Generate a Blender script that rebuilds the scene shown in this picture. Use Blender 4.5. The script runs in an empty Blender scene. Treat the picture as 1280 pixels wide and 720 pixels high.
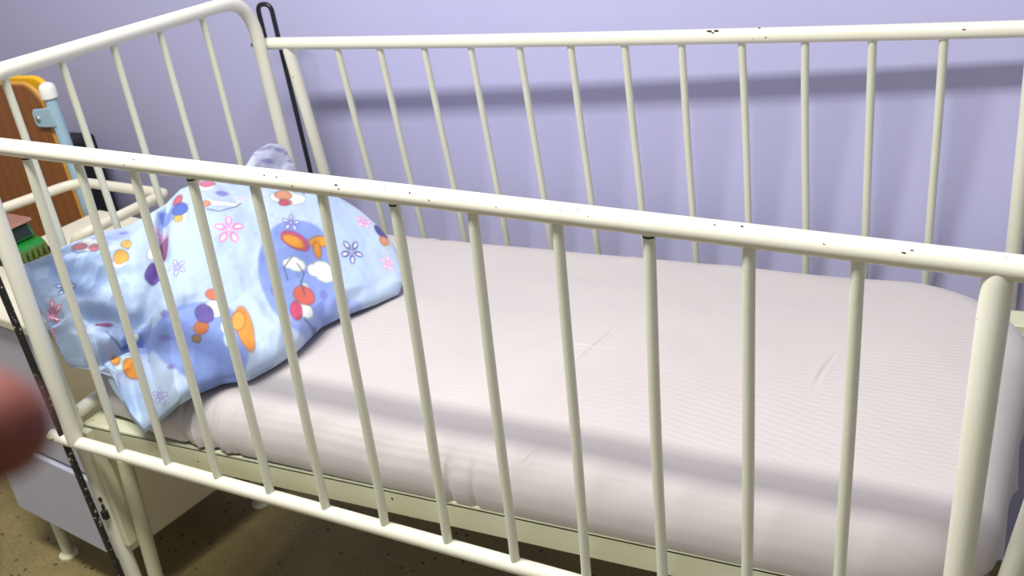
import bpy, bmesh, math, random
import numpy as np
from mathutils import Vector, Matrix, Euler

random.seed(4); rng = np.random.default_rng(7)
COL = bpy.context.scene.collection
LIFT = 0.53          # bed coordinates have the near bottom rail at z=0; the floor is 0.5 m below it

# ------------------------------------------------------------------ camera solve
CAMP = np.array([1.41281066, -0.8949586, 0.8961624])
R = np.array([[0.8756316837, 0.4617849264, -0.1415056052],
              [0.0972283414, -0.4555242463, -0.8848979097],
              [-0.4730917502, 0.7610862913, -0.4437700452]])
FPX = 1353.76
def _ray(u, v): return R.T @ np.array([(u-640)/FPX, (v-360)/FPX, 1.0])
def hit(u, v, axis, val):
    d = _ray(u, v); k = 'xyz'.index(axis); t = (val-CAMP[k])/d[k]; return CAMP+t*d
def at_depth(u, v, dep): return CAMP+_ray(u, v)*dep

# ------------------------------------------------------------------ materials
def srgb(c):
    return tuple(((x/255)/12.92 if x/255 <= .04045 else ((x/255+.055)/1.055)**2.4) for x in c)+(1.0,)
def new_mat(name):
    m = bpy.data.materials.new(name); m.use_nodes = True
    nt = m.node_tree; b = nt.nodes['Principled BSDF']; return m, nt, b
def L(nt, a, b): nt.links.new(a, b)
def ramp(nt, fac, stops):
    r = nt.nodes.new('ShaderNodeValToRGB'); e = r.color_ramp.elements
    e[0].position, e[0].color = stops[0]; e[1].position, e[1].color = stops[1]
    for p, c in stops[2:]:
        n = e.new(p); n.color = c
    L(nt, fac, r.inputs[0]); return r
def noise(nt, scale, detail=3, rough=.5, vec=None):
    n = nt.nodes.new('ShaderNodeTexNoise'); n.inputs['Scale'].default_value = scale
    n.inputs['Detail'].default_value = detail; n.inputs['Roughness'].default_value = rough
    if vec: L(nt, vec, n.inputs['Vector'])
    return n
def coords(nt): return nt.nodes.new('ShaderNodeTexCoord').outputs['Object']
def mixc(nt, fac, a, b):
    m = nt.nodes.new('ShaderNodeMix'); m.data_type = 'RGBA'
    if hasattr(fac, 'node'): L(nt, fac, m.inputs[0])
    else: m.inputs[0].default_value = fac
    for s, v in ((m.inputs[6], a), (m.inputs[7], b)):
        if hasattr(v, 'node'): L(nt, v, s)
        else: s.default_value = v
    return m.outputs[2]
def bump(nt, b, h, strength, dist):
    n = nt.nodes.new('ShaderNodeBump'); n.inputs['Strength'].default_value = strength
    n.inputs['Distance'].default_value = dist; L(nt, h, n.inputs['Height']); L(nt, n.outputs[0], b.inputs['Normal'])
def plain(name, c, rough=.5, metal=0, var=.0, scale=20):
    m, nt, b = new_mat(name); b.inputs['Roughness'].default_value = rough; b.inputs['Metallic'].default_value = metal
    n = noise(nt, scale, 4, .6, coords(nt)); k = 1-var
    dark = tuple(x*k for x in srgb(c)[:3])+(1,)
    r = ramp(nt, n.outputs[0], [(.3, dark), (.7, srgb(c))]); L(nt, r.outputs[0], b.inputs['Base Color'])
    return m
def chipped(name, c, rust=(58, 48, 38), thr=.735, scale=95, rough=.34):
    """old gloss enamel with small chips and faint yellowing"""
    m, nt, b = new_mat(name); b.inputs['Roughness'].default_value = rough
    co = coords(nt)
    base = ramp(nt, noise(nt, 6, 3, .6, co).outputs[0], [(.3, srgb(c)), (.75, srgb(tuple(int(x*y) for x, y in zip(c, (.98, .975, .94)))))])
    big = noise(nt, 9, 2, .5, co); fine = noise(nt, scale, 2, .5, co)
    mul = nt.nodes.new('ShaderNodeMath'); mul.operation = 'MULTIPLY_ADD'
    L(nt, big.outputs[0], mul.inputs[0]); mul.inputs[1].default_value = .25; L(nt, fine.outputs[0], mul.inputs[2])
    chip = ramp(nt, mul.outputs[0], [(thr+.125, (0, 0, 0, 1)), (thr+.15, (1, 1, 1, 1))])
    L(nt, mixc(nt, chip.outputs[0], base.outputs[0], srgb(rust)), b.inputs['Base Color'])
    bump(nt, b, noise(nt, 160, 2, .5, co).outputs[0], .08, .002)
    return m
M = {}
M['enamel'] = chipped('cream_enamel', (232, 231, 216), thr=.79)
M['enamel_bar'] = chipped('cream_enamel_bars', (222, 224, 207), thr=.83, scale=120)
M['enamel_worn'] = chipped('cream_enamel_worn', (212, 212, 184), thr=.76, scale=60)
M['rod_far'] = plain('black_enamel', (30, 29, 38), .3)
M['rod_near'] = chipped('black_rod_worn', (34, 32, 32), (170, 162, 140), .63, 130, .5)
M['chip'] = plain('bare_rusty_metal', (44, 36, 30), .8, .2, .4, 300)
M['hole'] = plain('slot_dark', (48, 42, 34), .9)

def wall_mat():
    m, nt, b = new_mat('lavender_wall_paint'); co = coords(nt); b.inputs['Roughness'].default_value = .55
    n = noise(nt, 1.6, 3, .5, co)
    r = ramp(nt, n.outputs[0], [(.35, srgb((184, 184, 221))), (.65, srgb((189, 188, 226)))])
    L(nt, r.outputs[0], b.inputs['Base Color']); bump(nt, b, noise(nt, 60, 4, .6, co).outputs[0], .12, .003); return m
M['wall'] = wall_mat()
def floor_mat():
    m, nt, b = new_mat('speckled_floor'); co = coords(nt); b.inputs['Roughness'].default_value = .6
    base = ramp(nt, noise(nt, 7, 6, .7, co).outputs[0], [(.3, srgb((116, 103, 62))), (.7, srgb((150, 134, 84)))])
    fine = ramp(nt, noise(nt, 130, 3, .7, co).outputs[0], [(.35, srgb((92, 80, 46))), (.6, srgb((150, 136, 90)))])
    c1 = mixc(nt, .35, base.outputs[0], fine.outputs[0])
    v = nt.nodes.new('ShaderNodeTexVoronoi'); v.inputs['Scale'].default_value = 34; v.inputs['Randomness'].default_value = 1; L(nt, co, v.inputs['Vector'])
    sp = ramp(nt, v.outputs['Distance'], [(.10, (1, 1, 1, 1)), (.17, (0, 0, 0, 1))])
    L(nt, mixc(nt, sp.outputs[0], c1, srgb((62, 50, 34))), b.inputs['Base Color'])
    bump(nt, b, noise(nt, 120, 3, .6, co).outputs[0], .2, .003); return m
M['floor'] = floor_mat()
def sheet_mat():
    m, nt, b = new_mat('pale_ribbed_sheet'); co = coords(nt); b.inputs['Roughness'].default_value = .85
    b.inputs['Sheen Weight'].default_value = .15
    r = ramp(nt, noise(nt, 5, 4, .6, co).outputs[0], [(.3, srgb((192, 184, 181))), (.7, srgb((197, 190, 187)))])
    L(nt, r.outputs[0], b.inputs['Base Color'])
    w = nt.nodes.new('ShaderNodeTexWave'); w.wave_type = 'BANDS'; w.bands_direction = 'Y'
    w.inputs['Scale'].default_value = 34; w.inputs['Distortion'].default_value = 1.6; w.inputs['Detail'].default_value = 1
    w.inputs['Detail Scale'].default_value = .25
    L(nt, co, w.inputs['Vector'])
    n2 = noise(nt, 2.6, 1, .5, co); rr = ramp(nt, n2.outputs[0], [(.42, (0, 0, 0, 1)), (.62, (1, 1, 1, 1))])
    mm = nt.nodes.new('ShaderNodeMath'); mm.operation = 'MULTIPLY'; L(nt, w.outputs['Color'], mm.inputs[0]); L(nt, rr.outputs[0], mm.inputs[1])
    bump(nt, b, mm.outputs[0], .35, .0012); return m
M['sheet'] = sheet_mat()
M['foam'] = plain('yellow_foam', (205, 190, 150), .9)
def cloth_mat():
    m, nt, b = new_mat('printed_pillow_cotton'); b.inputs['Roughness'].default_value = .8
    b.inputs['Sheen Weight'].default_value = .1
    a = nt.nodes.new('ShaderNodeVertexColor'); a.layer_name = 'print'; L(nt, a.outputs[0], b.inputs['Base Color'])
    bump(nt, b, noise(nt, 900, 2, .5, coords(nt)).outputs[0], .12, .0006); return m
M['print'] = cloth_mat()
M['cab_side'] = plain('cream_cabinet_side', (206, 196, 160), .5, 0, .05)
M['cab_front'] = plain('pale_grey_lilac_front', (196, 196, 212), .4, 0, .05)
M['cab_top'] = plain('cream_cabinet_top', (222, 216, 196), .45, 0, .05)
def wood_mat():
    m, nt, b = new_mat('brown_wood_laminate'); co = coords(nt); b.inputs['Roughness'].default_value = .38
    w = nt.nodes.new('ShaderNodeTexWave'); w.bands_direction = 'X'; w.inputs['Scale'].default_value = 9
    w.inputs['Distortion'].default_value = 5; w.inputs['Detail'].default_value = 3; L(nt, co, w.inputs['Vector'])
    mp = nt.nodes.new('ShaderNodeMapping'); mp.inputs['Scale'].default_value = (1, 1, .12); L(nt, co, mp.inputs[0]); L(nt, mp.outputs[0], w.inputs['Vector'])
    r = ramp(nt, w.outputs['Color'], [(.1, srgb((134, 82, 42))), (.9, srgb((142, 88, 46)))])
    L(nt, r.outputs[0], b.inputs['Base Color']); return m
M['wood'] = wood_mat()
M['yellow'] = plain('yellow_plastic', (240, 186, 40), .4)
M['edge'] = plain('ochre_edge_band', (206, 152, 62), .5)
M['blue_metal'] = plain('pale_blue_enamel', (166, 196, 212), .35, 0, .05)
M['white_cap'] = plain('white_plastic', (236, 236, 228), .35)
M['steel'] = plain('steel', (190, 190, 188), .3, .8)
M['box_black'] = plain('box_black', (26, 25, 34), .6)
M['toy_green'] = plain('green_toy_plastic', (26, 122, 44), .25, 0, .1)
M['toy_dark'] = plain('dark_toy_glass', (18, 34, 26), .15)
M['toy_trim'] = plain('olive_toy_trim', (104, 112, 54), .5, 0, .5, 90)
M['toy_black'] = plain('black_rubber', (24, 24, 24), .7)
M['toy_brown'] = plain('pinkish_brown_plastic', (150, 108, 92), .5)
def skin_mat():
    m, nt, b = new_mat('skin'); b.inputs['Roughness'].default_value = .6
    r = ramp(nt, noise(nt, 60, 3, .5, coords(nt)).outputs[0], [(.3, srgb((118, 60, 48))), (.7, srgb((130, 70, 56)))])
    L(nt, r.outputs[0], b.inputs['Base Color'])
    b.inputs['Subsurface Weight'].default_value = .2; b.inputs['Subsurface Radius'].default_value = (.01, .003, .002); b.inputs['Subsurface Scale'].default_value = .3
    return m
M['skin'] = skin_mat()

# ------------------------------------------------------------------ mesh helpers
def obj(name, bm, m, parent=None, smooth=True, bevel=0, autos=40):
    me = bpy.data.meshes.new(name)
    if isinstance(bm, bmesh.types.BMesh):
        bmesh.ops.recalc_face_normals(bm, faces=bm.faces); bm.to_mesh(me); bm.free()
    me.materials.append(m)
    if smooth:
        for p in me.polygons: p.use_smooth = True
    o = bpy.data.objects.new(name, me); COL.objects.link(o)
    if parent: o.parent = parent
    if bevel:
        b = o.modifiers.new('bevel', 'BEVEL'); b.width = bevel; b.segments = 3; b.limit_method = 'ANGLE'; b.angle_limit = math.radians(35)
        b.harden_normals = False
    if smooth and autos:
        me.set_sharp_from_angle(angle=math.radians(autos))
    return o
def thing(name, label, cat, loc=(0, 0, 0), rz=0, group=None):
    o = bpy.data.objects.new(name, None); COL.objects.link(o); o.empty_display_size = .05
    o.location = loc; o.rotation_euler = (0, 0, rz); o['label'] = label; o['category'] = cat
    if group: o['group'] = group
    return o
def add_tube(bm, pts, r, seg=20, caps=True):
    pts = [Vector(p) for p in pts]; n = len(pts)
    rr = r if hasattr(r, '__len__') else [r]*n
    T = [(pts[min(i+1, n-1)]-pts[max(i-1, 0)]).normalized() for i in range(n)]
    up = Vector((0, 0, 1)) if abs(T[0].z) < .9 else Vector((0, 1, 0))
    N = (up-T[0]*up.dot(T[0])).normalized(); rings = []
    for i in range(n):
        if i:
            ax = T[i-1].cross(T[i])
            if ax.length > 1e-8: N = Matrix.Rotation(T[i-1].angle(T[i]), 3, ax.normalized()) @ N
        N = (N-T[i]*N.dot(T[i])).normalized(); Bv = T[i].cross(N)
        rings.append([bm.verts.new(pts[i]+(N*math.cos(a)+Bv*math.sin(a))*rr[i]) for a in [2*math.pi*k/seg for k in range(seg)]])
    for a, b in zip(rings, rings[1:]):
        for k in range(seg): bm.faces.new((a[k], a[(k+1) % seg], b[(k+1) % seg], b[k]))
    if caps:
        bm.faces.new(rings[0][::-1]); bm.faces.new(rings[-1])
def tube(pts, r, seg=20):
    bm = bmesh.new(); add_tube(bm, pts, r, seg); return bm
def bend(pts, rad, seg=10):
    """polyline with rounded corners"""
    P = [Vector(p) for p in pts]; out = [P[0]]
    for i in range(1, len(P)-1):
        rd = rad[i-1] if hasattr(rad, '__len__') else rad
        a, b, c = P[i-1], P[i], P[i+1]; u = (a-b).normalized(); v = (c-b).normalized()
        ang = u.angle(v); d = min(rd/math.tan(ang/2), (a-b).length*.49, (c-b).length*.49)
        p, q = b+u*d, b+v*d
        for k in range(seg+1):
            t = k/seg; out.append(p.lerp(b, t).lerp(b.lerp(q, t), t))
    out.append(P[-1]); return out
def line(a, b, n=12, sag=0, jit=0):
    a, b = Vector(a), Vector(b); ax = (b-a).normalized(); s = ax.orthogonal().normalized(); s2 = ax.cross(s); out = []
    p1, p2 = random.uniform(0, 6), random.uniform(0, 6)
    for i in range(n+1):
        t = i/n; e = math.sin(math.pi*t)
        out.append(a.lerp(b, t)+Vector((0, 0, -sag*4*t*(1-t)))+(s*math.sin(3*t+p1)+s2*math.sin(2.4*t+p2))*jit*e)
    return out
def add_box(bm, lo, hi, M4=None):
    x0, y0, z0 = lo; x1, y1, z1 = hi
    vs = [bm.verts.new(p) for p in ((x0, y0, z0), (x1, y0, z0), (x1, y1, z0), (x0, y1, z0), (x0, y0, z1), (x1, y0, z1), (x1, y1, z1), (x0, y1, z1))]
    for f in ((0, 3, 2, 1), (4, 5, 6, 7), (0, 1, 5, 4), (1, 2, 6, 5), (2, 3, 7, 6), (3, 0, 4, 7)): bm.faces.new([vs[i] for i in f])
    if M4 is not None:
        for v in vs: v.co = M4 @ v.co
    return vs
def box(lo, hi, M4=None):
    bm = bmesh.new(); add_box(bm, lo, hi, M4); return bm
def add_prism(bm, poly, d0, d1, axis='y'):
    """polygon in x,z extruded along y"""
    f = {'y': lambda p, d: (p[0], d, p[1]), 'x': lambda p, d: (d, p[0], p[1]), 'z': lambda p, d: (p[0], p[1], d)}[axis]
    a = [bm.verts.new(f(p, d0)) for p in poly]; b = [bm.verts.new(f(p, d1)) for p in poly]
    bm.faces.new(a); bm.faces.new(b[::-1]); n = len(poly)
    for i in range(n): bm.faces.new((a[i], b[i], b[(i+1) % n], a[(i+1) % n]))
def add_blob(bm, c, r, seg=10, M4=None):
    s = bmesh.ops.create_uvsphere(bm, u_segments=seg*2, v_segments=seg, radius=1)
    for v in s['verts']:
        v.co = Vector((v.co.x*r[0]+c[0], v.co.y*r[1]+c[1], v.co.z*r[2]+c[2]))
        if M4 is not None: v.co = M4 @ v.co

# ------------------------------------------------------------------ the room
wy = .828
fl = obj('floor', box((-4, -3.5, -.63), (4.2, wy+.3, -.53)), M['floor'], smooth=False); fl['kind'] = 'structure'
wl = obj('wall_back', box((-4, 0, -.53), (4.2, .12, 2.17), Matrix.Translation((0, wy, 0)) @ Matrix.Rotation(math.atan(-.042), 4, 'Z')), M['wall'], smooth=False); wl['kind'] = 'structure'

# ------------------------------------------------------------------ the crib
crib = thing('crib', 'old cream painted metal hospital crib with barred sides and headboard against lilac wall', 'crib', (0, 0, -.53))
CR = crib.location.copy()
def part(name, bm, m, parent=crib, **k):
    o = obj(name, bm, m, parent, **k)
    if parent is crib: o.location = -CR
    return o
HT = []                                                # joints that get a dark gap mark
def side_rail(T0, T1, B0, B1, xr, bar_t, sagn=0, label=None):
    """T/B: ends of the top and bottom tubes; xr: x of the posts; bars hang between"""
    T0, T1, B0, B1 = map(Vector, (T0, T1, B0, B1))
    top = lambda x: T0.lerp(T1, (x-T0.x)/(T1.x-T0.x))
    bot = lambda x: B0.lerp(B1, (x-B0.x)/(B1.x-B0.x))
    bm = bmesh.new(); k_ = 1 if T0.y < .3 else .86
    add_tube(bm, line(T0, T1, 20, sagn), .0118, 24); add_tube(bm, line(B0, B1, 20), .0108, 24)
    for xt, xb in xr:
        t, b = top(xt), bot(xb); add_tube(bm, [t, t.lerp(b, .03), t.lerp(b, .97), b], [.0105*k_, .0135*k_, .0135*k_, .0125*k_], 24)
    fr = part('side_rail', bm, M['enamel'])
    if label: fr['label'] = label
    for i, (xt, xb) in enumerate(bar_t):
        t, b = top(xt), bot(xb)
        o = part('bar', tube(line(t-Vector((0, 0, .004)), b, 14, 0, .0012), .0062+random.uniform(-.0003, .0003), 14), M['enamel_bar'], fr)
        # bare ring where the bar meets the rail
        d = (b-t).normalized(); k = t+d*.0125
        if (round(t.x*100) % 3) == 0:
            HT.append((k, d, fr))
    return fr
# near side rail: hangs a little lower towards the foot
nearS = side_rail((-.035, 0, .5135), (1.42, 0, .4445), (-.062, -.003, .0025), (1.40, -.005, -.051),
    [(.013, -.005), (1.339, 1.311)],
    [(.124+.0999*i, .0996+.0999*i) for i in range(12)], 0,
    'near barred side of the crib, lowered a little towards the foot')
farS = side_rail((-.055, .714, .4468), (1.42, .715, .456), (-.05, .778, -.050), (1.40, .768, -.043),
    [(-.006, -.030), (1.307, 1.29)],
    [(.113+.0978*i, .089+.0978*i) for i in range(12)], .0035,
    'far barred side of the crib along the wall')
# dark gaps at the bar joints (part of each side rail)
for fr in (nearS, farS):
    for k, d, f in HT:
        if f is fr:
            part('joint_gap', tube([k-d*.0012, k+d*.0010], .0066, 14), M['chip'], fr)['label'] = 'dark chipped paint ring where a bar meets the rail'

# explicit paint chips on the rails
def chips(spots, fr):
    for (c, n, sx) in spots:
        bm = bmesh.new()
        c = Vector(c); n = Vector(n).normalized(); a = Vector((1, 0, 0)); a = (a-n*a.dot(n)).normalized(); b = n.cross(a)
        k = 9; vs = []
        for j in range(k):
            t = 2*math.pi*j/k; q = random.uniform(.5, 1.1)
            vs.append(c+n*.00035+a*math.cos(t)*sx*q+b*math.sin(t)*sx*.42*q)
        vv = [bm.verts.new(p) for p in vs]; lo = [bm.verts.new(p-n*.0012) for p in vs]
        bm.faces.new(vv); bm.faces.new(lo[::-1])
        for j in range(k): bm.faces.new((vv[j], lo[j], lo[(j+1) % k], vv[(j+1) % k]))
        part('paint_chip', bm, M['chip'], fr, smooth=False)['label'] = 'small dark chip in the cream paint'
def rail_spots(px, y, rad, zf):
    out = []
    for (u, v, s) in px:
        p = hit(u, v, 'y', y); x = p[0]; zc = zf(x)
        # nearest point of the tube surface to the ray
        d = _ray(u, v); d = d/np.linalg.norm(d); A = CAMP-np.array([x, y, zc]); dd = np.array([0, d[1], d[2]]); AA = np.array([0, A[1], A[2]])
        a = dd@dd; b = 2*AA@dd; c = AA@AA-rad*rad; D = b*b-4*a*c
        if D < 0: continue
        t = (-b-math.sqrt(D))/(2*a); q = CAMP+d*t; n = (0, q[1]-y, q[2]-zc)
        out.append((q, n, s))
    return out
zn = lambda x: .5135+(x+.035)/(1.455)*(-.069)
zf_ = lambda x: .4468+(x+.055)/1.475*.0092
sp = rail_spots([(15, 181, .002), (155, 206, .002), (167, 199, .003), (303, 207, .003), (330, 219, .003), (345, 221, .003), (365, 232, .002), (420, 231, .004), (423, 236, .002), (512, 241, .003), (536, 250, .002),
                 (572, 262, .002), (700, 262, .0018), (735, 270, .0015), (893, 281, .003), (928, 283, .004), (1030, 305, .002), (1130, 316, .004), (1258, 322, .0012), (1140, 313, .003), (480, 236, .002), (620, 259, .0015)], 0, .0118, zn)
chips([(a, b, c*.62) for a, b, c in sp], nearS)
sp = rail_spots([(376, 45, .004), (388, 45, .003), (368, 46, .002), (886, 39, .006), (895, 38.5, .005), (891, 41, .003), (957, 47, .0022), (949, 35, .002), (1205, 37, .003)], .7145, .0118, lambda x: zf_(x)-.002)
chips([(a, b, c*.9) for a, b, c in sp], farS)

# headboard
hxf = lambda y: -.030-.026*(y-.022)/.672
hbm = bmesh.new()
path = bend([(hxf(.022), .022, -.53), (hxf(.022), .022, .583), (hxf(.694), .692, .542), (hxf(.694), .694, -.53)], [.10, .085], 14)
add_tube(hbm, path, .0128, 24)
add_tube(hbm, [(hxf(.022), .022, .03), (hxf(.694), .694, .03)], .011, 20)
hb = part('headboard', hbm, M['enamel'])
hb['label'] = 'arched tube headboard frame standing on the floor at the pillow end'
for i in range(5):
    y = .119+.1098*i
    zt = .583-.0410*(y-.022)/.672
    xb = -.011-.032*i/4; xb = .55*xb+.45*hxf(y)
    part('bar', tube(line((hxf(y), y, zt), (hxf(y), y, .03), 12, 0, .001), .0060, 14), M['enamel_bar'], hb)
hx = -.030
bm = bmesh.new()
for z in (-.13, -.145): add_blob(bm, (hx+.008, .010, z), (.0035, .003, .005), 6)
add_box(bm, (hx+.004, .004, -.168), (hx+.014, .012, -.152))
part('screw', bm, M['chip'], hb)['label'] = 'rusty screws in the near headboard leg'
# rubber feet of the headboard
for y in (.022, .694):
    part('foot_cap', tube([(hxf(y), y, -.53), (hxf(y), y, -.50)], .016, 18), M['toy_black'], hb)
# angle bracket plates joining headboard to frame
part('bracket', box((hx+.008, .018, -.235), (hx+.026, .044, .004)), M['enamel_worn'], bevel=.003, smooth=False)

# mattress frame of angle iron
def angle_side(y0, inward, x0, x1, z0, z1):
    bm = bmesh.new(); t = .004; yf = y0+inward*.05
    prof = lambda x, z: None
    a, b = min(y0, y0+inward*t), max(y0, y0+inward*t)
    vs = add_box(bm, (x0, a, -.025), (x1, b, 0)); 
    vs2 = add_box(bm, (x0, min(y0, yf), -t), (x1, max(y0, yf), 0))
    for v in vs+vs2: v.co.z += z0+(v.co.x-x0)/(x1-x0)*(z1-z0)
    return bm
def beam(y0, inward):
    bm = bmesh.new(); t = .004; x0, x1 = -.034, 1.335; h = .040
    a, b = sorted((y0, y0+inward*t)); c, d = sorted((y0, y0+inward*.055))
    v1 = add_box(bm, (x0, a, -h), (x1, b, 0)); v2 = add_box(bm, (x0, c, -t), (x1, d, 0))
    for v in v1+v2: v.co.z += .008+.018*(v.co.x-x0)/(x1-x0)
    return bm
part('side_beam', beam(.030, 1), M['enamel_worn'], smooth=False, bevel=.001)
part('side_beam', beam(.700, -1), M['enamel_worn'], smooth=False, bevel=.001)
bm = bmesh.new()
for i in range(17): x = .03+i*.079; add_box(bm, (x, .033, -.004+.018*x/1.37), (x+.045, .697, -.001+.018*x/1.37))
part('bed_slats', bm, M['steel'], smooth=False)
# foot end: slotted plate and post
bm = bmesh.new(); add_box(bm, (1.322, .10, -.06), (1.328, .66, .010)); add_box(bm, (1.304, .640, -.06), (1.362, .684, .032))
part('end_beam', bm, M['enamel_worn'], smooth=False, bevel=.0015)
fb = bmesh.new()
for y in (.098, .694):
    add_tube(fb, [(1.357, y, -.53), (1.357, y, .0)], .0135, 20)
add_tube(fb, bend([(1.357, .098, 0), (1.41, .098, .30), (1.41, .694, .30), (1.357, .694, 0)], .08), .0128, 20)
ft = part('footboard', fb, M['enamel'])
part('slot', box((1.3105, .6385, -.03), (1.3185, .645, .016)), M['hole'], smooth=False)['label'] = 'dark slot in the foot end plate'
# slanting under-frame leg
part('leg', tube([tuple(hit(155, 572, 'y', .045)), tuple(hit(160, 592, 'y', .045)), tuple(hit(195, 720, 'y', .045)), tuple(hit(224, 815, 'y', .045))], .0125, 20), M['enamel_worn'])

# guide rods
def rod(x, y, ztop, zbot, hook_dx, hookz, m, lab):
    pts = bend([(x, y, zbot), (x, y, ztop), (x+hook_dx, y, ztop), (x+hook_dx, y, hookz)], abs(hook_dx)*.48, 12)
    o = part('guide_rod', tube(pts, .0048, 14), m); o['label'] = lab; return o
rod(-.0485, .742, .517, -.46, -.034, .445, M['rod_far'], 'glossy black guide rod with a hooked top')
nb = part('guide_rod', tube(bend([(-.082, -.010, .515), (-.082, -.010, .585), (-.050, -.006, .585), (-.046, -.004, .46), (-.033, -.004, 0), (-.020, -.004, -.46)], [.015, .015, .2, .2], 12), .0056, 14), M['rod_near'])
nb['label'] = 'black guide rod with cream paint flaked off it'
for c, ax in (((-.076, .712, .447), 'f'), ((-.066, -.004, .006), 'n')):
    bm = bmesh.new()
    ring = [Vector((c[0]+.010*math.cos(t)+(.012 if ax == 'n' else -.002), c[1]+.010*math.sin(t), c[2])) for t in [2*math.pi*k/20 for k in range(19)]]
    add_tube(bm, ring, .0035, 10)
    part('rod_eye', bm, M['chip'] if ax == 'f' else M['enamel_worn'])

# ------------------------------------------------------------------ mattress with fitted sheet
def grid_mesh(name, V, F, m, parent=None):
    me = bpy.data.meshes.new(name); me.from_pydata(V.tolist() if hasattr(V, 'tolist') else V, [], F); me.materials.append(m)
    for p in me.polygons: p.use_smooth = True
    o = bpy.data.objects.new(name, me); COL.objects.link(o)
    if parent: o.parent = parent
    return o
def seg_dist(px, py, a, b):
    ax, ay = a; bx, by = b; dx, dy = bx-ax, by-ay; L2 = dx*dx+dy*dy+1e-12
    t = np.clip(((px-ax)*dx+(py-ay)*dy)/L2, 0, 1); return np.hypot(px-ax-t*dx, py-ay-t*dy), t
def poly_dist(px, py, pts):
    d = np.full(px.shape, 1e9); T = np.zeros(px.shape); n = len(pts)-1
    for i in range(n):
        e, t = seg_dist(px, py, pts[i], pts[i+1]); m = e < d; d = np.where(m, e, d); T = np.where(m, (i+t)/n, T)
    return d, T
def vnoise(x, y, seed=0, octs=3):
    out = np.zeros_like(x); a = 1
    r = np.random.default_rng(seed)
    for o in range(octs):
        G = r.standard_normal((64, 64)); xi = np.floor(x).astype(int); yi = np.floor(y).astype(int)
        fx = x-xi; fy = y-yi; fx = fx*fx*(3-2*fx); fy = fy*fy*(3-2*fy)
        g = lambda i, j: G[(xi+i) % 64, (yi+j) % 64]
        out += a*((g(0, 0)*(1-fx)+g(1, 0)*fx)*(1-fy)+(g(0, 1)*(1-fx)+g(1, 1)*fx)*fy); a *= .5; x = x*2.03; y = y*2.03
    return out
X0, X1, Y0, Y1 = -.034, 1.348, .030, .704
def near_edge(x): return Y0+.028*(1-1/(1+np.exp(-(x-.10)/.022)))
mat_t = thing('mattress', 'crib mattress under a tight pale pinkish grey fitted sheet in the metal crib', 'mattress', (.65, .36, -.5+.5))
mat_t.location = (.65, .36, .02)
nu, nv = 640, 330; ns = 34      # top grid + skirt rows
U = np.linspace(0, 1, nu); V_ = np.linspace(0, 1, nv)
def outline(x, y):
    """signed inside distance to the rounded-rectangle outline"""
    ye = near_edge(x)
    rc = np.where(x > .65, np.where(y > .36, .215, .12), .05)
    dx = np.minimum(x-X0, X1-x); dy = np.minimum(y-ye, Y1-y)
    qx = np.clip(rc-dx, 0, None); qy = np.clip(rc-dy, 0, None)
    return np.where((qx > 0) & (qy > 0), rc-np.hypot(qx, qy), np.minimum(dx, dy))
UU, VV = np.meshgrid(U, V_, indexing='ij')
# superellipse-squashed grid so the border follows the rounded corners
def border_map(u, v):
    x = X0+(X1-X0)*u; y = near_edge(x)+(Y1-near_edge(x))*v
    for cx_s, cy_s, rc in ((1, 1, .215), (1, 0, .12), (0, 0, .05), (0, 1, .05)):
        bx = (X1-x) if cx_s else (x-X0); by = (Y1-y) if cy_s else (y-near_edge(x))
        m = (bx < rc) & (by < rc)
        a = 1-bx/rc; b = 1-by/rc
        a2 = a*np.sqrt(np.clip(1-b*b/2, 0, 1)); b2 = b*np.sqrt(np.clip(1-a*a/2, 0, 1))
        nx = rc*(1-a2); ny = rc*(1-b2)
        x = np.where(m, (X1-nx) if cx_s else (X0+nx), x); y = np.where(m, (Y1-ny) if cy_s else (near_edge(x)+ny), y)
    return x, y
# cluster samples near the edges
def clus(t): return .5-.5*np.cos(np.pi*t)*.0+ (t-.5)
def warp(t): return t-.09*np.sin(2*np.pi*t)/(2*np.pi)*1.6
PX, PY = border_map(warp(UU), warp(VV))
din = outline(PX, PY)
wr = .052
edge = np.clip(din/wr, 0, 1)
ZT, ZB = .092, .024
prof = np.sqrt(np.clip(1-(1-edge)**2.1, 0, 1))
Zp = ZB+(ZT-ZB)*(.20+.80*prof)
Zp -= .020*np.clip((PY-.30)/.40, 0, 1)**1.3*prof
Zp += .0022*vnoise(PX*5, PY*5, 3, 3)*prof
Zp += .006*np.exp(-((PX-.8)/.4)**2-((PY-.3)/.2)**2)
# sheet wrinkles, defined on the sheet plane
def WP(u, v, z=.085): p = hit(u, v, 'z', z); return (p[0], p[1])
wr_l = [([(712, 470), (738, 448), (757, 432), (775, 412)], .0016, .0022), ([(688, 437), (720, 440), (748, 446), (770, 447)], .0014, .002),
        ([(577, 434), (605, 421), (630, 402), (642, 394)], .0008, .0022), ([(640, 405), (665, 392)], .0010, .002), ([(615, 414), (636, 414)], .001, .0016),
        ([(574, 448), (586, 445)], .001, .0016), ([(1018, 492), (1030, 468), (1048, 444)], .0012, .003), ([(652, 584), (667, 574), (680, 566)], .0015, .0018),
        ([(745, 433), (790, 400), (815, 380)], .0006, .003)]
for pts, dep, w in wr_l:
    d, t = poly_dist(PX, PY, [WP(*p) for p in pts]); Zp -= 1.7*dep*np.exp(-(d/w)**2)*np.clip(np.sin(np.pi*np.clip(t, .08, .92))*1.6, 0, 1)
    Zp += dep*.9*np.exp(-((d-w*2.2)/w/1.3)**2)*np.sin(np.pi*t)
# broad, curved ribbing over the foot half
cx0, cy0 = .80, -.35
rr = np.hypot((PX-cx0)*.75, PY-cy0); mask = np.exp(-((PX-1.0)/.26)**2-((PY-.22)/.12)**2)
Zp += .00042*mask*np.sin(rr*2*np.pi/.0105)
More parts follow.
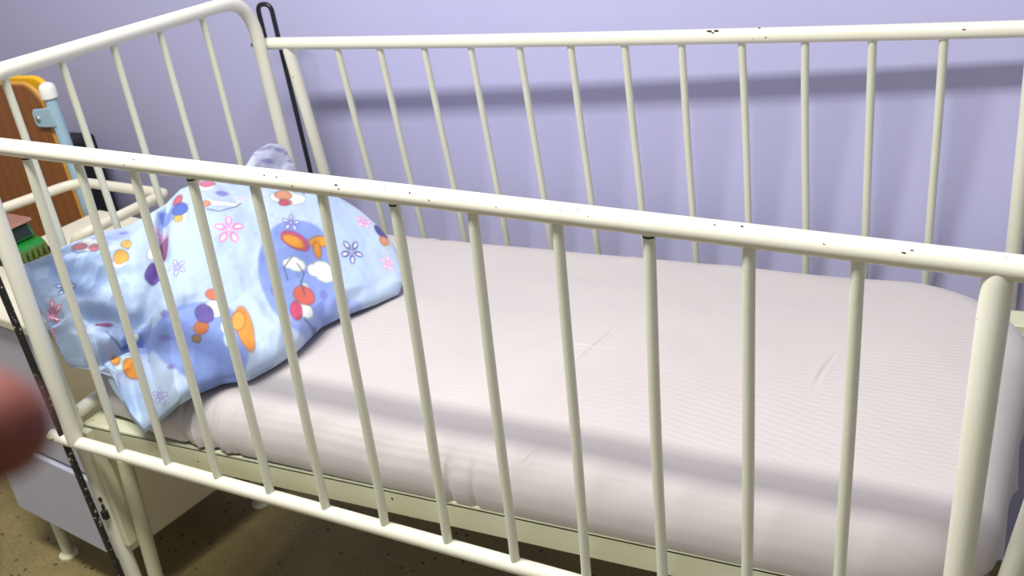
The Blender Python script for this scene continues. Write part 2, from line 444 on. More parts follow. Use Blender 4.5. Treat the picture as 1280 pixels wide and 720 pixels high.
# puckers over the near edge
PYo = PY.copy()
for u, v, w, a in ((566, 610, .006, .004), (595, 612, .004, .004), (560, 612, .004, -.003), (240, 556, .006, .005), (255, 556, .005, -.005), (275, 562, .006, .006), (290, 566, .005, -.004), (300, 560, .004, .003)):
    xx = hit(u, v, 'y', .04)[0]
    PYo += a*np.exp(-((PX-xx)/w)**2)*np.exp(-(din/.028)**2)
V3 = np.stack([PXo := PX, PYo, Zp], -1).reshape(-1, 3)
F = []
idx = lambda i, j: i*nv+j
I, J = np.meshgrid(np.arange(nu-1), np.arange(nv-1), indexing='ij'); I = I.ravel(); J = J.ravel()
F = np.stack([I*nv+J, (I+1)*nv+J, (I+1)*nv+J+1, I*nv+J+1], 1).tolist()
# skirt: tucked under, except at the foot end where the sheet hangs down
ringi = [idx(i, 0) for i in range(nu)]+[idx(nu-1, j) for j in range(1, nv)]+[idx(i, nv-1) for i in range(nu-2, -1, -1)]+[idx(0, j) for j in range(nv-2, 0, -1)]
Vl = V3.tolist(); prev = ringi; K = 10
full = np.array([V3[k] for k in ringi]); cen = np.array([.65, .36])
for k in range(1, K+1):
    cur = []
    for q, (x, y, z) in enumerate(full):
        hang = 1/(1+math.exp(-(x-1.325)/.006))*(1 if y < .64 else 0)*(1/(1+math.exp(-(y-.14)/.012)))
        hem = -.012-.010*math.sin(y*70)-.008*math.sin(y*160+1) if hang > .01 else 0
        z1 = z+(ZB-.006-z)*k/K; ins = .004*(k/K)**2
        xa, ya = x+(cen[0]-x)*ins, y+(cen[1]-y)*ins*2
        zh = z+(hem-z)*k/K; xh = x+.004*math.sin(y*46)*k/K+.003*math.sin(y*120+2)*k/K-.004*k/K
        Vl.append([xa+(xh-xa)*hang, ya, z1+(zh-z1)*hang]); cur.append(len(Vl)-1)
    n = len(cur)
    for q in range(n):
        p = (q+1) % n
        F.append([prev[q], cur[q], cur[p], prev[p]])
    prev = cur
sheet = grid_mesh('fitted_sheet', Vl, F, M['sheet'], mat_t); sheet.location = (-.65, -.36, -.02)
core = obj('foam_core', box((X0+.02, Y0+.07, .028), (X1-.11, Y1-.09, .050)), M['foam'], mat_t, bevel=.008); core.location = (-.65, -.36, -.02)

# ------------------------------------------------------------------ pillow with printed case
def resample(P, n):
    P = np.array(P, float); d = np.r_[0, np.cumsum(np.linalg.norm(np.diff(P[:, :2], axis=0), axis=1))]; s = np.linspace(0, d[-1], n)
    # smooth interpolation (Catmull-Rom style through monotone params)
    out = np.stack([np.interp(s, d, P[:, k]) for k in range(P.shape[1])], 1)
    for _ in range(int(n*.012)+1):
        out[1:-1] = .25*out[:-2]+.5*out[1:-1]+.25*out[2:]
    return out
def B(u, v, a, val): p = hit(u, v, a, val); return (u, v, *p)
bottom = [B(88, 458, 'y', .040), B(118, 462, 'y', .042), B(146, 472, 'y', .034), B(152, 497, 'y', .024), B(165, 522, 'y', .019), B(180, 541, 'y', .018), B(200, 526, 'y', .020), B(222, 506, 'z', .107),
          B(247, 491, 'z', .107), B(278, 478, 'z', .107), B(312, 474, 'z', .107), B(345, 456, 'z', .107), B(372, 438, 'z', .107), B(402, 408, 'z', .107), B(432, 393, 'z', .107), B(470, 380, 'z', .103), B(498, 368, 'z', .101)]
right = [B(498, 368, 'z', .101), B(504, 354, 'z', .11), B(502, 330, 'x', .33), B(492, 308, 'x', .31), B(476, 289, 'x', .27), B(455, 270, 'x', .22), B(432, 252, 'x', .16)]
top = [B(30, 330, 'y', .030), B(58, 320, 'x', .004), B(85, 306, 'x', .0), B(125, 292, 'x', -.005), B(160, 284, 'x', -.005), B(200, 262, 'x', -.005), B(225, 240, 'x', -.005), B(255, 229, 'x', -.005), B(300, 224, 'x', .0), B(350, 226, 'x', .02), B(395, 236, 'x', .08), B(432, 252, 'x', .16)]
left = [B(30, 330, 'y', .030), B(24, 345, 'y', .026), B(36, 382, 'y', .028), B(52, 414, 'y', .032), B(60, 436, 'y', .035), B(72, 450, 'y', .038), B(88, 458, 'y', .040)]
NU, NV = 470, 330
cb, ct = resample(bottom, NU), resample(top, NU); cl, cr = resample(left[::-1], NV), resample(right, NV)
cl[0] = cb[0]; cl[-1] = ct[0]; cr[0] = cb[-1]; cr[-1] = ct[-1]
u = np.linspace(0, 1, NU)[:, None, None]; v = np.linspace(0, 1, NV)[None, :, None]
C5 = (1-v)*cb[:, None, :]+v*ct[:, None, :]+(1-u)*cl[None]+u*cr[None]-((1-u)*(1-v)*cb[0]+u*(1-v)*cb[-1]+(1-u)*v*ct[0]+u*v*ct[-1])
qx, qy = C5[..., 0], C5[..., 1]; P3 = C5[..., 2:].copy()
du = np.gradient(P3, axis=0); dv = np.gradient(P3, axis=1); Nn = np.cross(du, dv); Nn /= np.linalg.norm(Nn, axis=-1, keepdims=True)+1e-9
nm = Nn.mean((0, 1)); nm /= np.linalg.norm(nm)
toward = CAMP-P3.mean((0, 1))
if nm @ toward < 0: nm = -nm
u2, v2 = u[..., 0], v[..., 0]
cu = np.clip(4*u2*(1-u2), 0, 1); cv = np.clip(4*v2*(1-v2), 0, 1)
puff = (cu**.45)*np.where(v2 < .5, cv**.34, cv**.5)
H = .058*puff*(.55+.45*np.clip((qx-120)/150, 0, 1))
# folds: (polyline in cloth units, depth, width, ridge)
def fold(pts, dep, w, side=0):
    global H
    d, t = poly_dist(qx, qy, pts); e = np.clip(np.sin(np.pi*np.clip(t, .02, .98))*2.0, 0, 1)
    H = H-dep*np.exp(-(d/w)**2)*e
fold([(214, 252), (206, 285), (204, 320), (207, 360)], .022, 6)
fold([(196, 268), (190, 300), (190, 340), (196, 372)], -.010, 9)
fold([(207, 350), (190, 385), (176, 418), (150, 425)], .018, 8)
fold([(95, 396), (125, 404), (150, 412), (172, 412), (200, 398)], .020, 8)
fold([(105, 462), (145, 453), (178, 440), (184, 425)], .024, 6)
fold([(100, 445), (140, 440), (168, 430)], -.012, 10)
fold([(32, 365), (55, 388), (78, 402), (60, 412)], .010, 4)
fold([(60, 345), (110, 350), (145, 385)], .012, 13)
fold([(75, 368), (110, 378), (150, 398)], .009, 7)
fold([(110, 322), (150, 350), (172, 392)], .008, 8)
fold([(160, 300), (168, 340), (178, 388)], .008, 9)
fold([(185, 430), (225, 408), (290, 388)], .008, 10)
fold([(178, 445), (205, 462), (245, 470)], .006, 8)
fold([(95, 330), (130, 345), (165, 375)], -.007, 11)
fold([(70, 380), (110, 388), (150, 400)], -.006, 9)
fold([(80, 425), (120, 432), (150, 440)], -.008, 10)
fold([(180, 430), (186, 470), (200, 505)], .006, 6)
fold([(215, 400), (250, 398), (285, 392)], -.006, 9)
fold([(213, 415), (240, 430), (262, 470)], .005, 10)
fold([(185, 500), (215, 482), (250, 465)], -.004, 8)
fold([(300, 400), (325, 425), (360, 445)], -.006, 9)
fold([(285, 425), (310, 440), (330, 452)], .005, 8)
fold([(300, 330), (270, 370), (240, 395)], .005, 13)
fold([(330, 300), (290, 350), (255, 380)], -.003, 12)
fold([(425, 392), (455, 372), (495, 350)], .006, 6)
fold([(400, 398), (430, 378), (470, 366)], -.006, 8)
fold([(380, 250), (410, 290), (440, 340)], -.004, 20)
fold([(156, 478), (166, 505), (180, 530)], .004, 5)
fold([(230, 275), (245, 330), (250, 360)], .003, 10)
LW = 1/(1+np.exp((qx-200)/12))
H = H+LW*puff*(-.0052*vnoise(qx/36+.5*qy/36, qy/24, 31, 1)-.006*np.abs(vnoise(qx/34, qy/26, 33, 2))*.8)
H = np.maximum(H, -.012*puff)
H = H+.0016*vnoise(qx/26, qy/26, 11, 3)*np.clip(puff*1.5, 0, 1)+.004*vnoise(qx/60, qy/60, 15, 1)*puff
FR = P3+H[..., None]*nm
BK = P3-(.030*puff)[..., None]*nm
# keep cloth off the mattress, side rail and headboard
for A in (FR, BK):
    over = A[..., 1] > .05
    A[..., 2] = np.where(over & (A[..., 2] < .094), .094+(A[..., 2]-.094)*.05, A[..., 2])
    lo = .0135 if A is FR else .0170
    A[..., 1] = np.where(A[..., 1] < lo+.006, lo+.006*np.exp(np.clip((A[..., 1]-lo-.006)/.006, -8, 0)), A[..., 1]); A[..., 0] = np.maximum(A[..., 0], -.014-.03*A[..., 1]/.69 if A is FR else -.016-.03*A[..., 1]/.69)

# ---- print on the cloth (flowers, clouds, dots; plain shapes)
S = lambda c: np.array(srgb(c)[:3])
colr = np.zeros(qx.shape+(3,)); colr[:] = S((170, 190, 219))
n1 = vnoise(qx/70, qy/70, 21, 2)
def paint(mask, c, a=1.0):
    global colr
    m = np.clip(mask, 0, 1)[..., None]*a; colr = colr*(1-m)+S(c)*m
paint(np.clip(n1*.6+.3, 0, 1), (187, 204, 224), .8)
paint(1/(1+np.exp((np.hypot((qx-95)/60, (qy-350)/26)-1)*8)), (150, 174, 210), .8)
def disc(cx, cy, rx, ry, c, a=1, ang=0, soft=1.2):
    t = math.radians(ang); X = (qx-cx)*math.cos(t)+(qy-cy)*math.sin(t); Y = -(qx-cx)*math.sin(t)+(qy-cy)*math.cos(t)
    r = np.hypot(X/rx, Y/ry); paint(1/(1+np.exp(np.clip((r-1)*min(rx, ry)/soft*2, -30, 30))), c, a)
def blobline(cx, cy, rx, ry, c, oc, ang=0):
    disc(cx, cy, rx+1.3, ry+1.3, oc, .9, ang, .8); disc(cx, cy, rx, ry, c, 1, ang, .8)
# violet-blue circles
disc(372, 368, 52, 62, (118, 138, 204), .9); disc(250, 448, 62, 42, (116, 138, 202), .9, 10); disc(262, 290, 32, 42, (176, 192, 234), .8)
disc(440, 398, 34, 14, (140, 158, 214), .7); disc(95, 300, 36, 14, (170, 190, 236), .6); disc(215, 283, 16, 14, (110, 130, 210), .8)
disc(145, 300, 34, 10, (160, 176, 232), .8, -10); disc(175, 440, 22, 22, (132, 152, 212), .8); disc(420, 420, 60, 12, (160, 176, 226), .5)
# small violet leaf spots
for (x, y, rx, ry, a) in ((295, 244, 9, 4, -15), (277, 267, 8, 5, 10), (340, 395, 6, 5, 20), (402, 388, 5, 5, 0), (207, 414, 6, 4, 10), (207, 447, 9, 3, 20), (352, 332, 3, 3, 0),
                          (215, 480, 5, 3, 0), (160, 322, 3, 2, 0), (430, 402, 6, 4, 30), (155, 300, 6, 3, 0)):
    disc(x, y, rx, ry, (112, 108, 178), .85, a, .8)
# outlined five-petal flowers
def flower(cx, cy, r, c, fill=(222, 226, 236), rot=-90, sx=1, sy=1):
    for k in range(5):
        t = math.radians(rot+72*k); x = cx+math.cos(t)*r*.62*sx; y = cy+math.sin(t)*r*.62*sy
        disc(x, y, r*.40, r*.25, c, .95, math.degrees(t), .6)
    for k in range(5):
        t = math.radians(rot+72*k); x = cx+math.cos(t)*r*.66*sx; y = cy+math.sin(t)*r*.66*sy
        disc(x, y, r*.23, r*.11, fill, 1, math.degrees(t), .5)
    disc(cx, cy, r*.17, r*.17, c, 1, 0, .5); disc(cx, cy, r*.08, r*.08, fill, 1, 0, .5)
flower(285, 322, 18, (222, 120, 168), (250, 236, 244)); flower(361, 311, 11, (120, 108, 180)); flower(436, 335, 14, (74, 66, 140), rot=-60)
flower(452, 292, 11, (222, 130, 178)); flower(83, 367, 13, (84, 92, 160)); flower(222, 365, 11, (120, 108, 180), rot=-40); flower(66, 394, 13, (214, 74, 120))
flower(332, 243, 9, (230, 160, 200)); flower(60, 420, 10, (214, 74, 120)); flower(201, 508, 9, (120, 108, 190)); flower(201, 312, 10, (214, 120, 170)); flower(482, 340, 9, (226, 140, 178))
flower(103, 420, 8, (214, 120, 170)); flower(300, 275, 7, (200, 190, 224))
# plain white clouds with soft outlines
def cloud(cx, cy, s, pts, oc=(120, 150, 150), c=(226, 228, 222)):
    for dx, dy, rx, ry in pts: disc(cx+dx*s, cy+dy*s, rx*s+1.2, ry*s+1.2, oc, .75, 0, .8)
    for dx, dy, rx, ry in pts: disc(cx+dx*s, cy+dy*s, rx*s, ry*s, c, 1, 0, .8)
CL = [(-12, 2, 9, 8), (0, -3, 12, 9), (12, 2, 10, 9), (4, 8, 12, 6)]
cloud(357, 271, 1.0, CL); cloud(270, 284, .75, [(-14, -4, 7, 5), (0, 0, 12, 5), (20, 0, 14, 4)]); cloud(364, 360, .62, CL); cloud(398, 362, .85, CL); cloud(264, 414, .7, CL)
cloud(282, 440, .7, [(0, -8, 10, 10), (4, 8, 8, 12)], c=(190, 216, 222)); cloud(110, 312, .7, CL); cloud(164, 428, .7, [(-4, -6, 8, 10), (4, 6, 10, 7)], (70, 80, 130)); cloud(158, 470, .7, CL, c=(196, 218, 220))
cloud(378, 398, .7, [(0, -12, 8, 12), (-12, -4, 8, 8)], c=(214, 218, 224)); cloud(480, 312, .6, [(0, 0, 8, 14)]); cloud(148, 342, .5, CL); cloud(190, 348, .6, [(0, 0, 8, 12)], (60, 90, 90)); cloud(375, 408, .6, CL); cloud(254, 252, .6, CL); cloud(228, 292, .7, [(0, 0, 9, 12)])
# warm coloured balloons and leaves, plain ovals
for (x, y, rx, ry, c, a) in ((366, 333, 17, 9, (222, 90, 140), 20), (364, 334, 13, 6, (248, 164, 58), 20), (397, 329, 14, 5.5, (250, 170, 62), -12), (393, 339, 4, 9, (248, 160, 56), -10),
    (377, 394, 13, 9, (230, 110, 92), 0), (368, 412, 7, 9, (220, 80, 120), 0), (352, 268, 10, 8, (240, 168, 130), 0), (355, 280, 7, 4, (224, 120, 120), 20),
    (266, 398, 10, 6, (240, 128, 96), 15), (250, 435, 9, 7, (206, 120, 60), 20), (254, 420, 12, 9, (110, 92, 170), 40), (305, 436, 9, 22, (246, 160, 62), -25), (296, 428, 8, 8, (250, 176, 80), 0),
    (152, 335, 9, 9, (248, 186, 84), 0), (158, 316, 6, 5, (250, 200, 100), -30), (100, 314, 9, 4, (226, 140, 150), 0), (118, 318, 6, 4, (226, 140, 150), 0), (222, 268, 5, 7, (222, 110, 130), 0),
    (166, 478, 14, 9, (246, 160, 54), 45), (144, 462, 5, 9, (248, 164, 58), -20), (192, 368, 10, 8, (104, 74, 166), -20), (131, 415, 10, 5, (170, 90, 150), 0), (205, 330, 4, 16, (170, 100, 150), 8),
    (258, 246, 10, 7, (232, 130, 160), 20), (410, 248, 16, 6, (246, 190, 110), 0), (475, 298, 7, 10, (92, 80, 160), -35), (478, 312, 5, 6, (240, 160, 120), 0), (223, 296, 5, 5, (250, 200, 100), 0), (225, 283, 9, 8, (92, 120, 210), 0), (256, 284, 6, 4, (236, 160, 130), 0), (352, 283, 5, 4, (220, 90, 110), 0), (245, 448, 5, 4, (160, 130, 80), 0)):
    c = tuple(int(k*.86) for k in c); blobline(x, y, rx, ry, c, tuple(int(k*.62) for k in c), a)
# dark outline strokes on clouds
def stroke(pts, c, w=1.0, a=.8):
    d, _ = poly_dist(qx, qy, pts); paint(np.exp(-(d/w)**2), c, a)
for p in ([(344, 256), (352, 253), (360, 256)], [(364, 258), (374, 258), (379, 263)], [(258, 292), (275, 296), (294, 288), (300, 282)], [(368, 360), (376, 370), (372, 382), (378, 392)],
          [(134, 428), (140, 440), (152, 446), (163, 440)], [(362, 352), (352, 366), (356, 380)], [(398, 414), (388, 420), (378, 418)], [(90, 318), (98, 324), (110, 322)]):
    stroke(p, (70, 84, 104), 1.1)
stroke([(186, 470), (184, 440), (190, 415)], (110, 130, 190), 1.5, .5)

def closed_sheet(name, FR, BK, colr, parent, m=M['print']):
    nu, nv = FR.shape[:2]; V = np.concatenate([FR.reshape(-1, 3), BK.reshape(-1, 3)]).tolist(); off = nu*nv
    I, J = np.meshgrid(np.arange(nu-1), np.arange(nv-1), indexing='ij'); I = I.ravel(); J = J.ravel()
    a = np.stack([I*nv+J, (I+1)*nv+J, (I+1)*nv+J+1, I*nv+J+1], 1)
    F = np.concatenate([a, a[:, ::-1]+off]).tolist()
    ring = [i*nv for i in range(nu)]+[(nu-1)*nv+j for j in range(1, nv)]+[i*nv+nv-1 for i in range(nu-2, -1, -1)]+[j for j in range(nv-2, 0, -1)]
    n = len(ring)
    for q in range(n): p = (q+1) % n; F.append([ring[q], ring[q]+off, ring[p]+off, ring[p]])
    o = grid_mesh(name, V, F, m, parent); me = o.data
    at = me.color_attributes.new('print', 'FLOAT_COLOR', 'POINT')
    cc = np.ones((len(V), 4), np.float32); cc[:off, :3] = colr.reshape(-1, 3); cc[off:, :3] = colr.reshape(-1, 3)
    at.data.foreach_set('color', cc.ravel()); me.update()
    bm = bmesh.new(); bm.from_mesh(me); bmesh.ops.recalc_face_normals(bm, faces=bm.faces); bm.to_mesh(me); bm.free()
    return o
pil = thing('pillow', 'soft pillow in a light blue printed cotton case leaning on the headboard', 'pillow', (.15, .30, .094))
po = closed_sheet('pillowcase', FR, BK, colr, pil); po.location = (-.15, -.30, -.094)
# upper corner of the case folded up behind
NUc, NVc = 90, 70
uu = np.linspace(0, 1, NUc)[:, None]; vv = np.linspace(0, 1, NVc)[None]
cpl = [(296, 236, -.02), (303, 214, -.024), (318, 190, -.028), (336, 179, -.03), (352, 181, -.03), (372, 196, -.026), (392, 212, -.02), (404, 238, .0)]
pp = resample([B(a, b, 'x', c) for a, b, c in cpl], NUc)
base = resample([B(296, 250, 'x', -.015), B(350, 250, 'x', -.01), B(400, 250, 'x', .0)], NUc)
CC = base[:, None, :]*(1-vv[..., None])+pp[:, None, :]*vv[..., None]
qx0, qy0, col0 = qx, qy, colr
qx, qy = CC[..., 0], CC[..., 1]; G3 = CC[..., 2:].copy()
th = (np.clip(4*uu*(1-uu), 0, 1)**.5*np.clip(1-vv**6, 0, 1))
wv = .0025*np.sin((qx*.6+qy)*.16)*th+.002*vnoise(qx/14, qy/14, 5, 2)*th
FRc = G3+(.016*th+wv)[..., None]*nm; BKc = G3-(.008*th)[..., None]*nm
for A in (FRc, BKc): A[..., 0] = np.maximum(A[..., 0], -.036); A[..., 1] = np.minimum(A[..., 1], .66)
colr = np.zeros(qx.shape+(3,)); colr[:] = S((196, 200, 220))
for (x, y, rx, ry, a) in ((332, 189, 9, 3.5, -5), (348, 192, 7, 3, 5), (333, 208, 8, 3, 5), (364, 207, 6, 2.6, 5), (318, 196, 3, 2, 0), (357, 196, 3, 2, 0)): disc(x, y, rx, ry, (140, 136, 186), .85, a, .8)
stroke([(322, 190), (336, 184), (348, 190)], (110, 110, 150), .8)
pc = closed_sheet('pillowcase_corner', FRc, BKc, colr, pil); pc.location = (-.15, -.30, -.094)

# ------------------------------------------------------------------ bedside cabinet with guard rail
cab = thing('bedside_cabinet', 'low cream bedside cabinet with pale grey front and tubular guard rail behind headboard', 'cabinet', (-.198, .128, -.53), math.radians(-8.5))
W, D = .372, .385; zb, zt = .13, .63           # local: x -W..0, y 0..D
body = obj('body', box((-W, .012, zb), (0, D, zt)), M['cab_side'], cab, smooth=False, bevel=.003)
dr = obj('drawer', box((-W+.004, -.004, zb+.195), (-.004, .012, zt-.012)), M['cab_front'], cab, smooth=False, bevel=.003)
dd = obj('door', box((-W-.004, -.010, zb-.004), (-.002, .012, zb+.187)), M['cab_front'], cab, smooth=False, bevel=.003)
bm = bmesh.new(); add_box(bm, (-W-.010, -.016, zt), (.010, D+.008, zt+.024))
obj('cabinet_top', bm, M['cab_top'], cab, smooth=False, bevel=.006)
for lx, ly in ((-W+.070, .020), (-.035, .020), (-W+.075, D-.04), (-.035, D-.04)):
    bm = bmesh.new(); add_tube(bm, [(lx, ly, .006), (lx, ly, zb+.005)], .0115, 18); add_tube(bm, [(lx, ly, 0), (lx, ly, .004), (lx, ly, .008)], [.021, .021, .013], 20)
    obj('leg', bm, M['enamel_worn'], cab)
iv = cab.matrix_world  # identity before update; build guard rail in world space instead
Mi = (Matrix.Translation(Vector((-.198, .128, -.53))) @ Matrix.Rotation(math.radians(-8.5), 4, 'Z')).inverted()
zr = .20
g = [hit(86, 322, 'z', .125), hit(97, 297, 'z', .19), hit(112, 289, 'z', zr), hit(207, 242, 'z', zr), hit(98, 227, 'z', zr), hit(0, 262, 'z', zr)]
g = [Mi @ Vector(p) for p in g]; e_ = g[-1]
g += [Vector((e_.x+.012, e_.y-.09, e_.z)), Vector((e_.x+.016, e_.y-.125, e_.z-.03)), Vector((e_.x+.018, e_.y-.135, zt+.015))]
g[0].z = zt+.015
gp = bend(g, [.02, .03, .012, .06, .03, .03, .02], 10)
obj('guard_rail', tube(gp, .0105, 20), M['cab_top'], cab)

# ------------------------------------------------------------------ toy truck on the cabinet
ctop = zt+.024-.53
toy = thing('toy_truck', 'green plastic toy truck with dark windows on the bedside cabinet', 'toy truck', tuple(hit(30, 330, 'z', ctop)), math.radians(-6))
# local: truck faces +x
toy.scale = (1.12, 1.12, 1.0)
bm = bmesh.new(); add_prism(bm, [(-.095, .018), (.045, .018), (.052, .040), (.040, .052), (-.020, .055), (-.095, .055)], -.028, .028)
obj('body', bm, M['toy_green'], toy, bevel=.004)
bm = bmesh.new(); add_prism(bm, [(-.055, .055), (.030, .055), (.018, .082), (-.045, .084)], -.025, .025)
cabn = obj('cab', bm, M['toy_green'], toy, bevel=.004)
bm = bmesh.new(); add_box(bm, (-.042, -.0262, .060), (-.018, -.0245, .078)); add_box(bm, (-.010, -.0262, .060), (.014, -.0245, .077))
add_prism(bm, [(.0285, .060), (.0295, .060), (.0215, .079), (.0205, .079)], -.019, .019)
obj('window', bm, M['toy_dark'], cabn, smooth=False)
bm = bmesh.new(); add_prism(bm, [(-.065, .085), (.030, .086), (.026, .092), (-.060, .091)], -.028, .028)
obj('roof_rack', bm, M['toy_brown'], toy, bevel=.002)
bm = bmesh.new()
for k in range(5): add_box(bm, (.044, -.024+k*.0105, .022), (.0535, -.018+k*.0105, .044))
add_box(bm, (.040, -.029, .014), (.056, .029, .021))
obj('grille', bm, M['toy_trim'], toy, bevel=.001)
for wx in (-.065, .025):
    for s in (-1, 1):
        bm = bmesh.new(); add_tube(bm, [(wx, s*.022, .018), (wx, s*.024, .018), (wx, s*.034, .018), (wx, s*.036, .018)], [.013, .018, .018, .014], 20)
        w_ = obj('wheel', bm, M['toy_black'], toy)
        bm = bmesh.new(); add_tube(bm, [(wx, s*.0355, .018), (wx, s*.0375, .018)], .007, 14); obj('hub', bm, M['toy_trim'], w_)

# ------------------------------------------------------------------ brown bed end with blue post, beyond the cabinet
be = thing('wooden_bed_end', 'brown wooden panel of a neighbouring bed on a pale blue tube post with white cap', 'bed', (-.62, .60, -.53))
ypl = .60
def rr_poly(x0, z0, x1, z1, r, seg=10):
    o = [(x0, z0), (x1, z0)]
    for k in range(seg+1): t = math.pi/2*k/seg; o.append((x1-r+r*math.cos(t), z1-r+r*math.sin(t)))
    for k in range(seg+1): t = math.pi/2*(1+k/seg); o.append((x0+r+r*math.cos(t), z1-r+r*math.sin(t)))
    return o
def bpart(name, bm, m, par=None, **k):
    o = obj(name, bm, m, par or be, **k)
    if par is None: o.location = (.62, -.60, .53)
    return o
pz = hit(48, 106, 'y', ypl)[2]
bm = bmesh.new(); add_prism(bm, rr_poly(-1.14, -.40, -.618, pz+.001, .05), ypl-.008, ypl+.008); pan = bpart('panel', bm, M['wood'], bevel=.002)
bm = bmesh.new(); add_tube(bm, [(x, ypl, z) for x, z in rr_poly(-1.141, -.40, -.617, pz+.002, .05)][1:-1], .0052, 10); bpart('edge_band', bm, M['edge'], pan)
bm = bmesh.new(); add_prism(bm, rr_poly(-1.11, .2, -.612, hit(40, 94, 'y', ypl+.03)[2], .05), ypl+.020, ypl+.034); bpart('yellow_rim', bm, M['yellow'], bevel=.005)['label'] = 'yellow rounded rim behind the brown panel'
xp = -.591
bpart('post', tube([(xp, ypl, -.53), (xp, ypl, .372)], .0135, 20), M['blue_metal'])
bpart('post', tube([(-1.17, ypl, -.53), (-1.17, ypl, .372)], .0135, 20), M['blue_metal'])
for x in (xp, -1.17): bpart('post_cap', tube([(x, ypl, .366), (x, ypl, .368), (x, ypl, .388), (x, ypl, .396), (x, ypl, .401)], [.0145, .018, .018, .0145, .006], 20), M['white_cap'])
bm = bmesh.new(); zc = hit(60, 148, 'y', ypl-.012)[2]
add_prism(bm, [(xp+.006, zc-.018), (xp+.006, zc+.026), (xp-.022, zc+.022), (xp-.050, zc+.020), (xp-.056, zc+.012), (xp-.056, zc-.012), (xp-.050, zc-.020), (xp-.022, zc-.020)], ypl-.016, ypl-.010)
cp = bpart('clamp_plate', bm, M['blue_metal'], bevel=.002)
bm = bmesh.new(); add_blob(bm, (xp-.040, ypl-.017, zc), (.007, .004, .007), 8); bpart('screw', bm, M['steel'], cp)

# plain near-black box against the wall behind the post
bm = bmesh.new(); add_box(bm, (-1.05, .70, -.53), (-.765, .82, .205)); 
case = obj('dark_box', bm, M['box_black'], smooth=False, bevel=.012)
case['label'] = 'plain dark box standing against the wall behind the pale blue post'; case['category'] = 'case'
bm = bmesh.new()

# ------------------------------------------------------------------ fingers reaching in at the left edge
def finger_chain(nodes):
    """nodes (u, v, depth, radius mm) -> sampled tube points"""
    P = [(Vector(at_depth(a, b, d)), r/1000) for a, b, d, r in nodes]; pts, rad = [], []
    n = len(P)
    for i in range(n-1):
        for k in range(6):
            t = k/6; p0 = P[max(i-1, 0)][0]; p1 = P[i][0]; p2 = P[i+1][0]; p3 = P[min(i+2, n-1)][0]
            pts.append(.5*((2*p1)+(p2-p0)*t+(2*p0-5*p1+4*p2-p3)*t*t+(3*p1-p0-3*p2+p3)*t**3)); rad.append(P[i][1]*(1-t)+P[i+1][1]*t)
    pts.append(P[-1][0]); rad.append(P[-1][1])
    # rounded tip
    d = (pts[-1]-pts[-2]).normalized(); r = rad[-1]
    for a in (30, 55, 75, 88): pts.append(P[-1][0]+d*r*math.sin(math.radians(a))); rad.append(r*math.cos(math.radians(a)))
    return pts, rad
hbm = bmesh.new()
DH = .125
for nodes in ([(-520, 560, DH+.03, 9.5), (-330, 520, DH+.02, 9.0), (-170, 505, DH+.01, 8.0), (-62, 524, DH, 7.4), (-6, 536, DH-.002, 6.8)],
              [(-520, 700, DH+.02, 9.8), (-330, 690, DH+.01, 9.3), (-190, 690, DH-.01, 8.4), (-120, 690, DH-.03, 6.0), (-84, 694, DH-.045, 4.4)],
              [(-530, 840, DH+.02, 9.5), (-350, 850, DH+.01, 9.0), (-230, 880, DH, 8.4), (-180, 930, DH-.005, 7.4)],
              [(-540, 960, DH+.02, 8.5), (-390, 990, DH+.01, 8.0), (-300, 1030, DH, 7.0)],
              [(-760, 480, DH+.03, 13), (-600, 380, DH+.01, 11), (-440, 330, DH, 9.8), (-330, 330, DH-.005, 8)]):
    p, r = finger_chain(nodes); add_tube(hbm, p, r, 18)
wrist = at_depth(-760, 1350, DH+.02)
for a, b, d in ((-520, 560, DH+.03), (-520, 700, DH+.02), (-530, 840, DH+.02), (-540, 960, DH+.02), (-760, 480, DH+.03)):
    q0 = Vector(at_depth(a, b, d)); q1 = Vector(wrist)
    add_tube(hbm, [q0, q0.lerp(q1, .5), q1], [.0115, .0155, .020], 18)
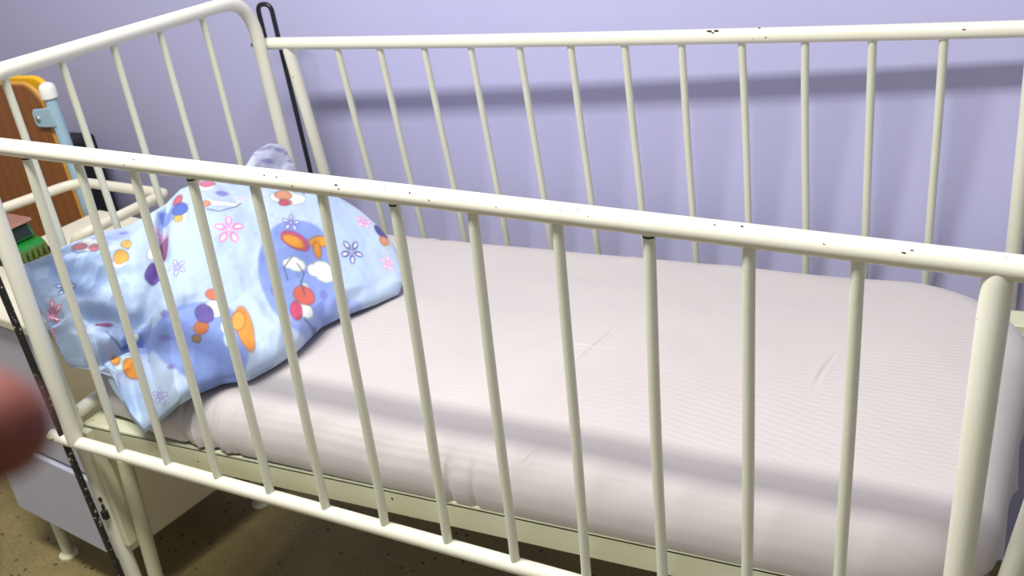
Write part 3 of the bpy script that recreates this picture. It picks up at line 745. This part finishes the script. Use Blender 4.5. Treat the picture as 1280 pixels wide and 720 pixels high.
add_tube(hbm, [Vector(at_depth(-740, 1250, DH+.02)), Vector(wrist), Vector(wrist)+Vector((-.02, -.06, -.12)), Vector(wrist)+Vector((-.04, -.13, -.24))], [.021, .023, .027, .033], 20)
hand = obj('hand', hbm, M['skin'])
hand['label'] = 'out of focus reddish hand reaching in at the left edge with fingers bent'; hand['category'] = 'hand'
rm = hand.modifiers.new('remesh', 'REMESH'); rm.mode = 'VOXEL'; rm.voxel_size = .0016
sm = hand.modifiers.new('smooth', 'SMOOTH'); sm.factor = .6; sm.iterations = 8

# ------------------------------------------------------------------ light
def area(name, loc, rot, sx, sy, e, c=(1, 1, 1)):
    l = bpy.data.lights.new(name, 'AREA'); l.shape = 'RECTANGLE'; l.size = sx; l.size_y = sy; l.energy = e; l.color = c
    o = bpy.data.objects.new(name, l); COL.objects.link(o); o.location = loc; o.rotation_euler = rot; return o
area('ceiling_tube_light', (.45, -.46, 2.12), (0, 0, 0), 1.25, .24, 70, (1, .985, .95))
w = bpy.data.worlds.new('room_light'); bpy.context.scene.world = w; w.use_nodes = True
bg = w.node_tree.nodes['Background']; bg.inputs[0].default_value = (.93, .94, 1, 1); bg.inputs[1].default_value = .36

# ------------------------------------------------------------------ camera
cam = bpy.data.cameras.new('camera'); co = bpy.data.objects.new('camera', cam); COL.objects.link(co)
cam.sensor_width = 36; cam.lens = FPX/1280*36; cam.clip_start = .01; cam.clip_end = 50
m4 = Matrix.Identity(4)
for i in range(3): m4[i][0] = R[0][i]; m4[i][1] = -R[1][i]; m4[i][2] = -R[2][i]; m4[i][3] = CAMP[i]
co.matrix_world = m4
cam.dof.use_dof = True; cam.dof.focus_distance = 1.25; cam.dof.aperture_fstop = 38.07/3.2
bpy.context.scene.camera = co

# lift everything so that the floor is at z = 0
for o in list(COL.objects):
    if o.parent is None: o.location.z += LIFT

sc = bpy.context.scene
sc.view_settings.view_transform = 'Standard'; sc.view_settings.look = 'None'; sc.view_settings.gamma = 1
sc.view_settings.use_curve_mapping = False; sc.view_settings.exposure = 0.0
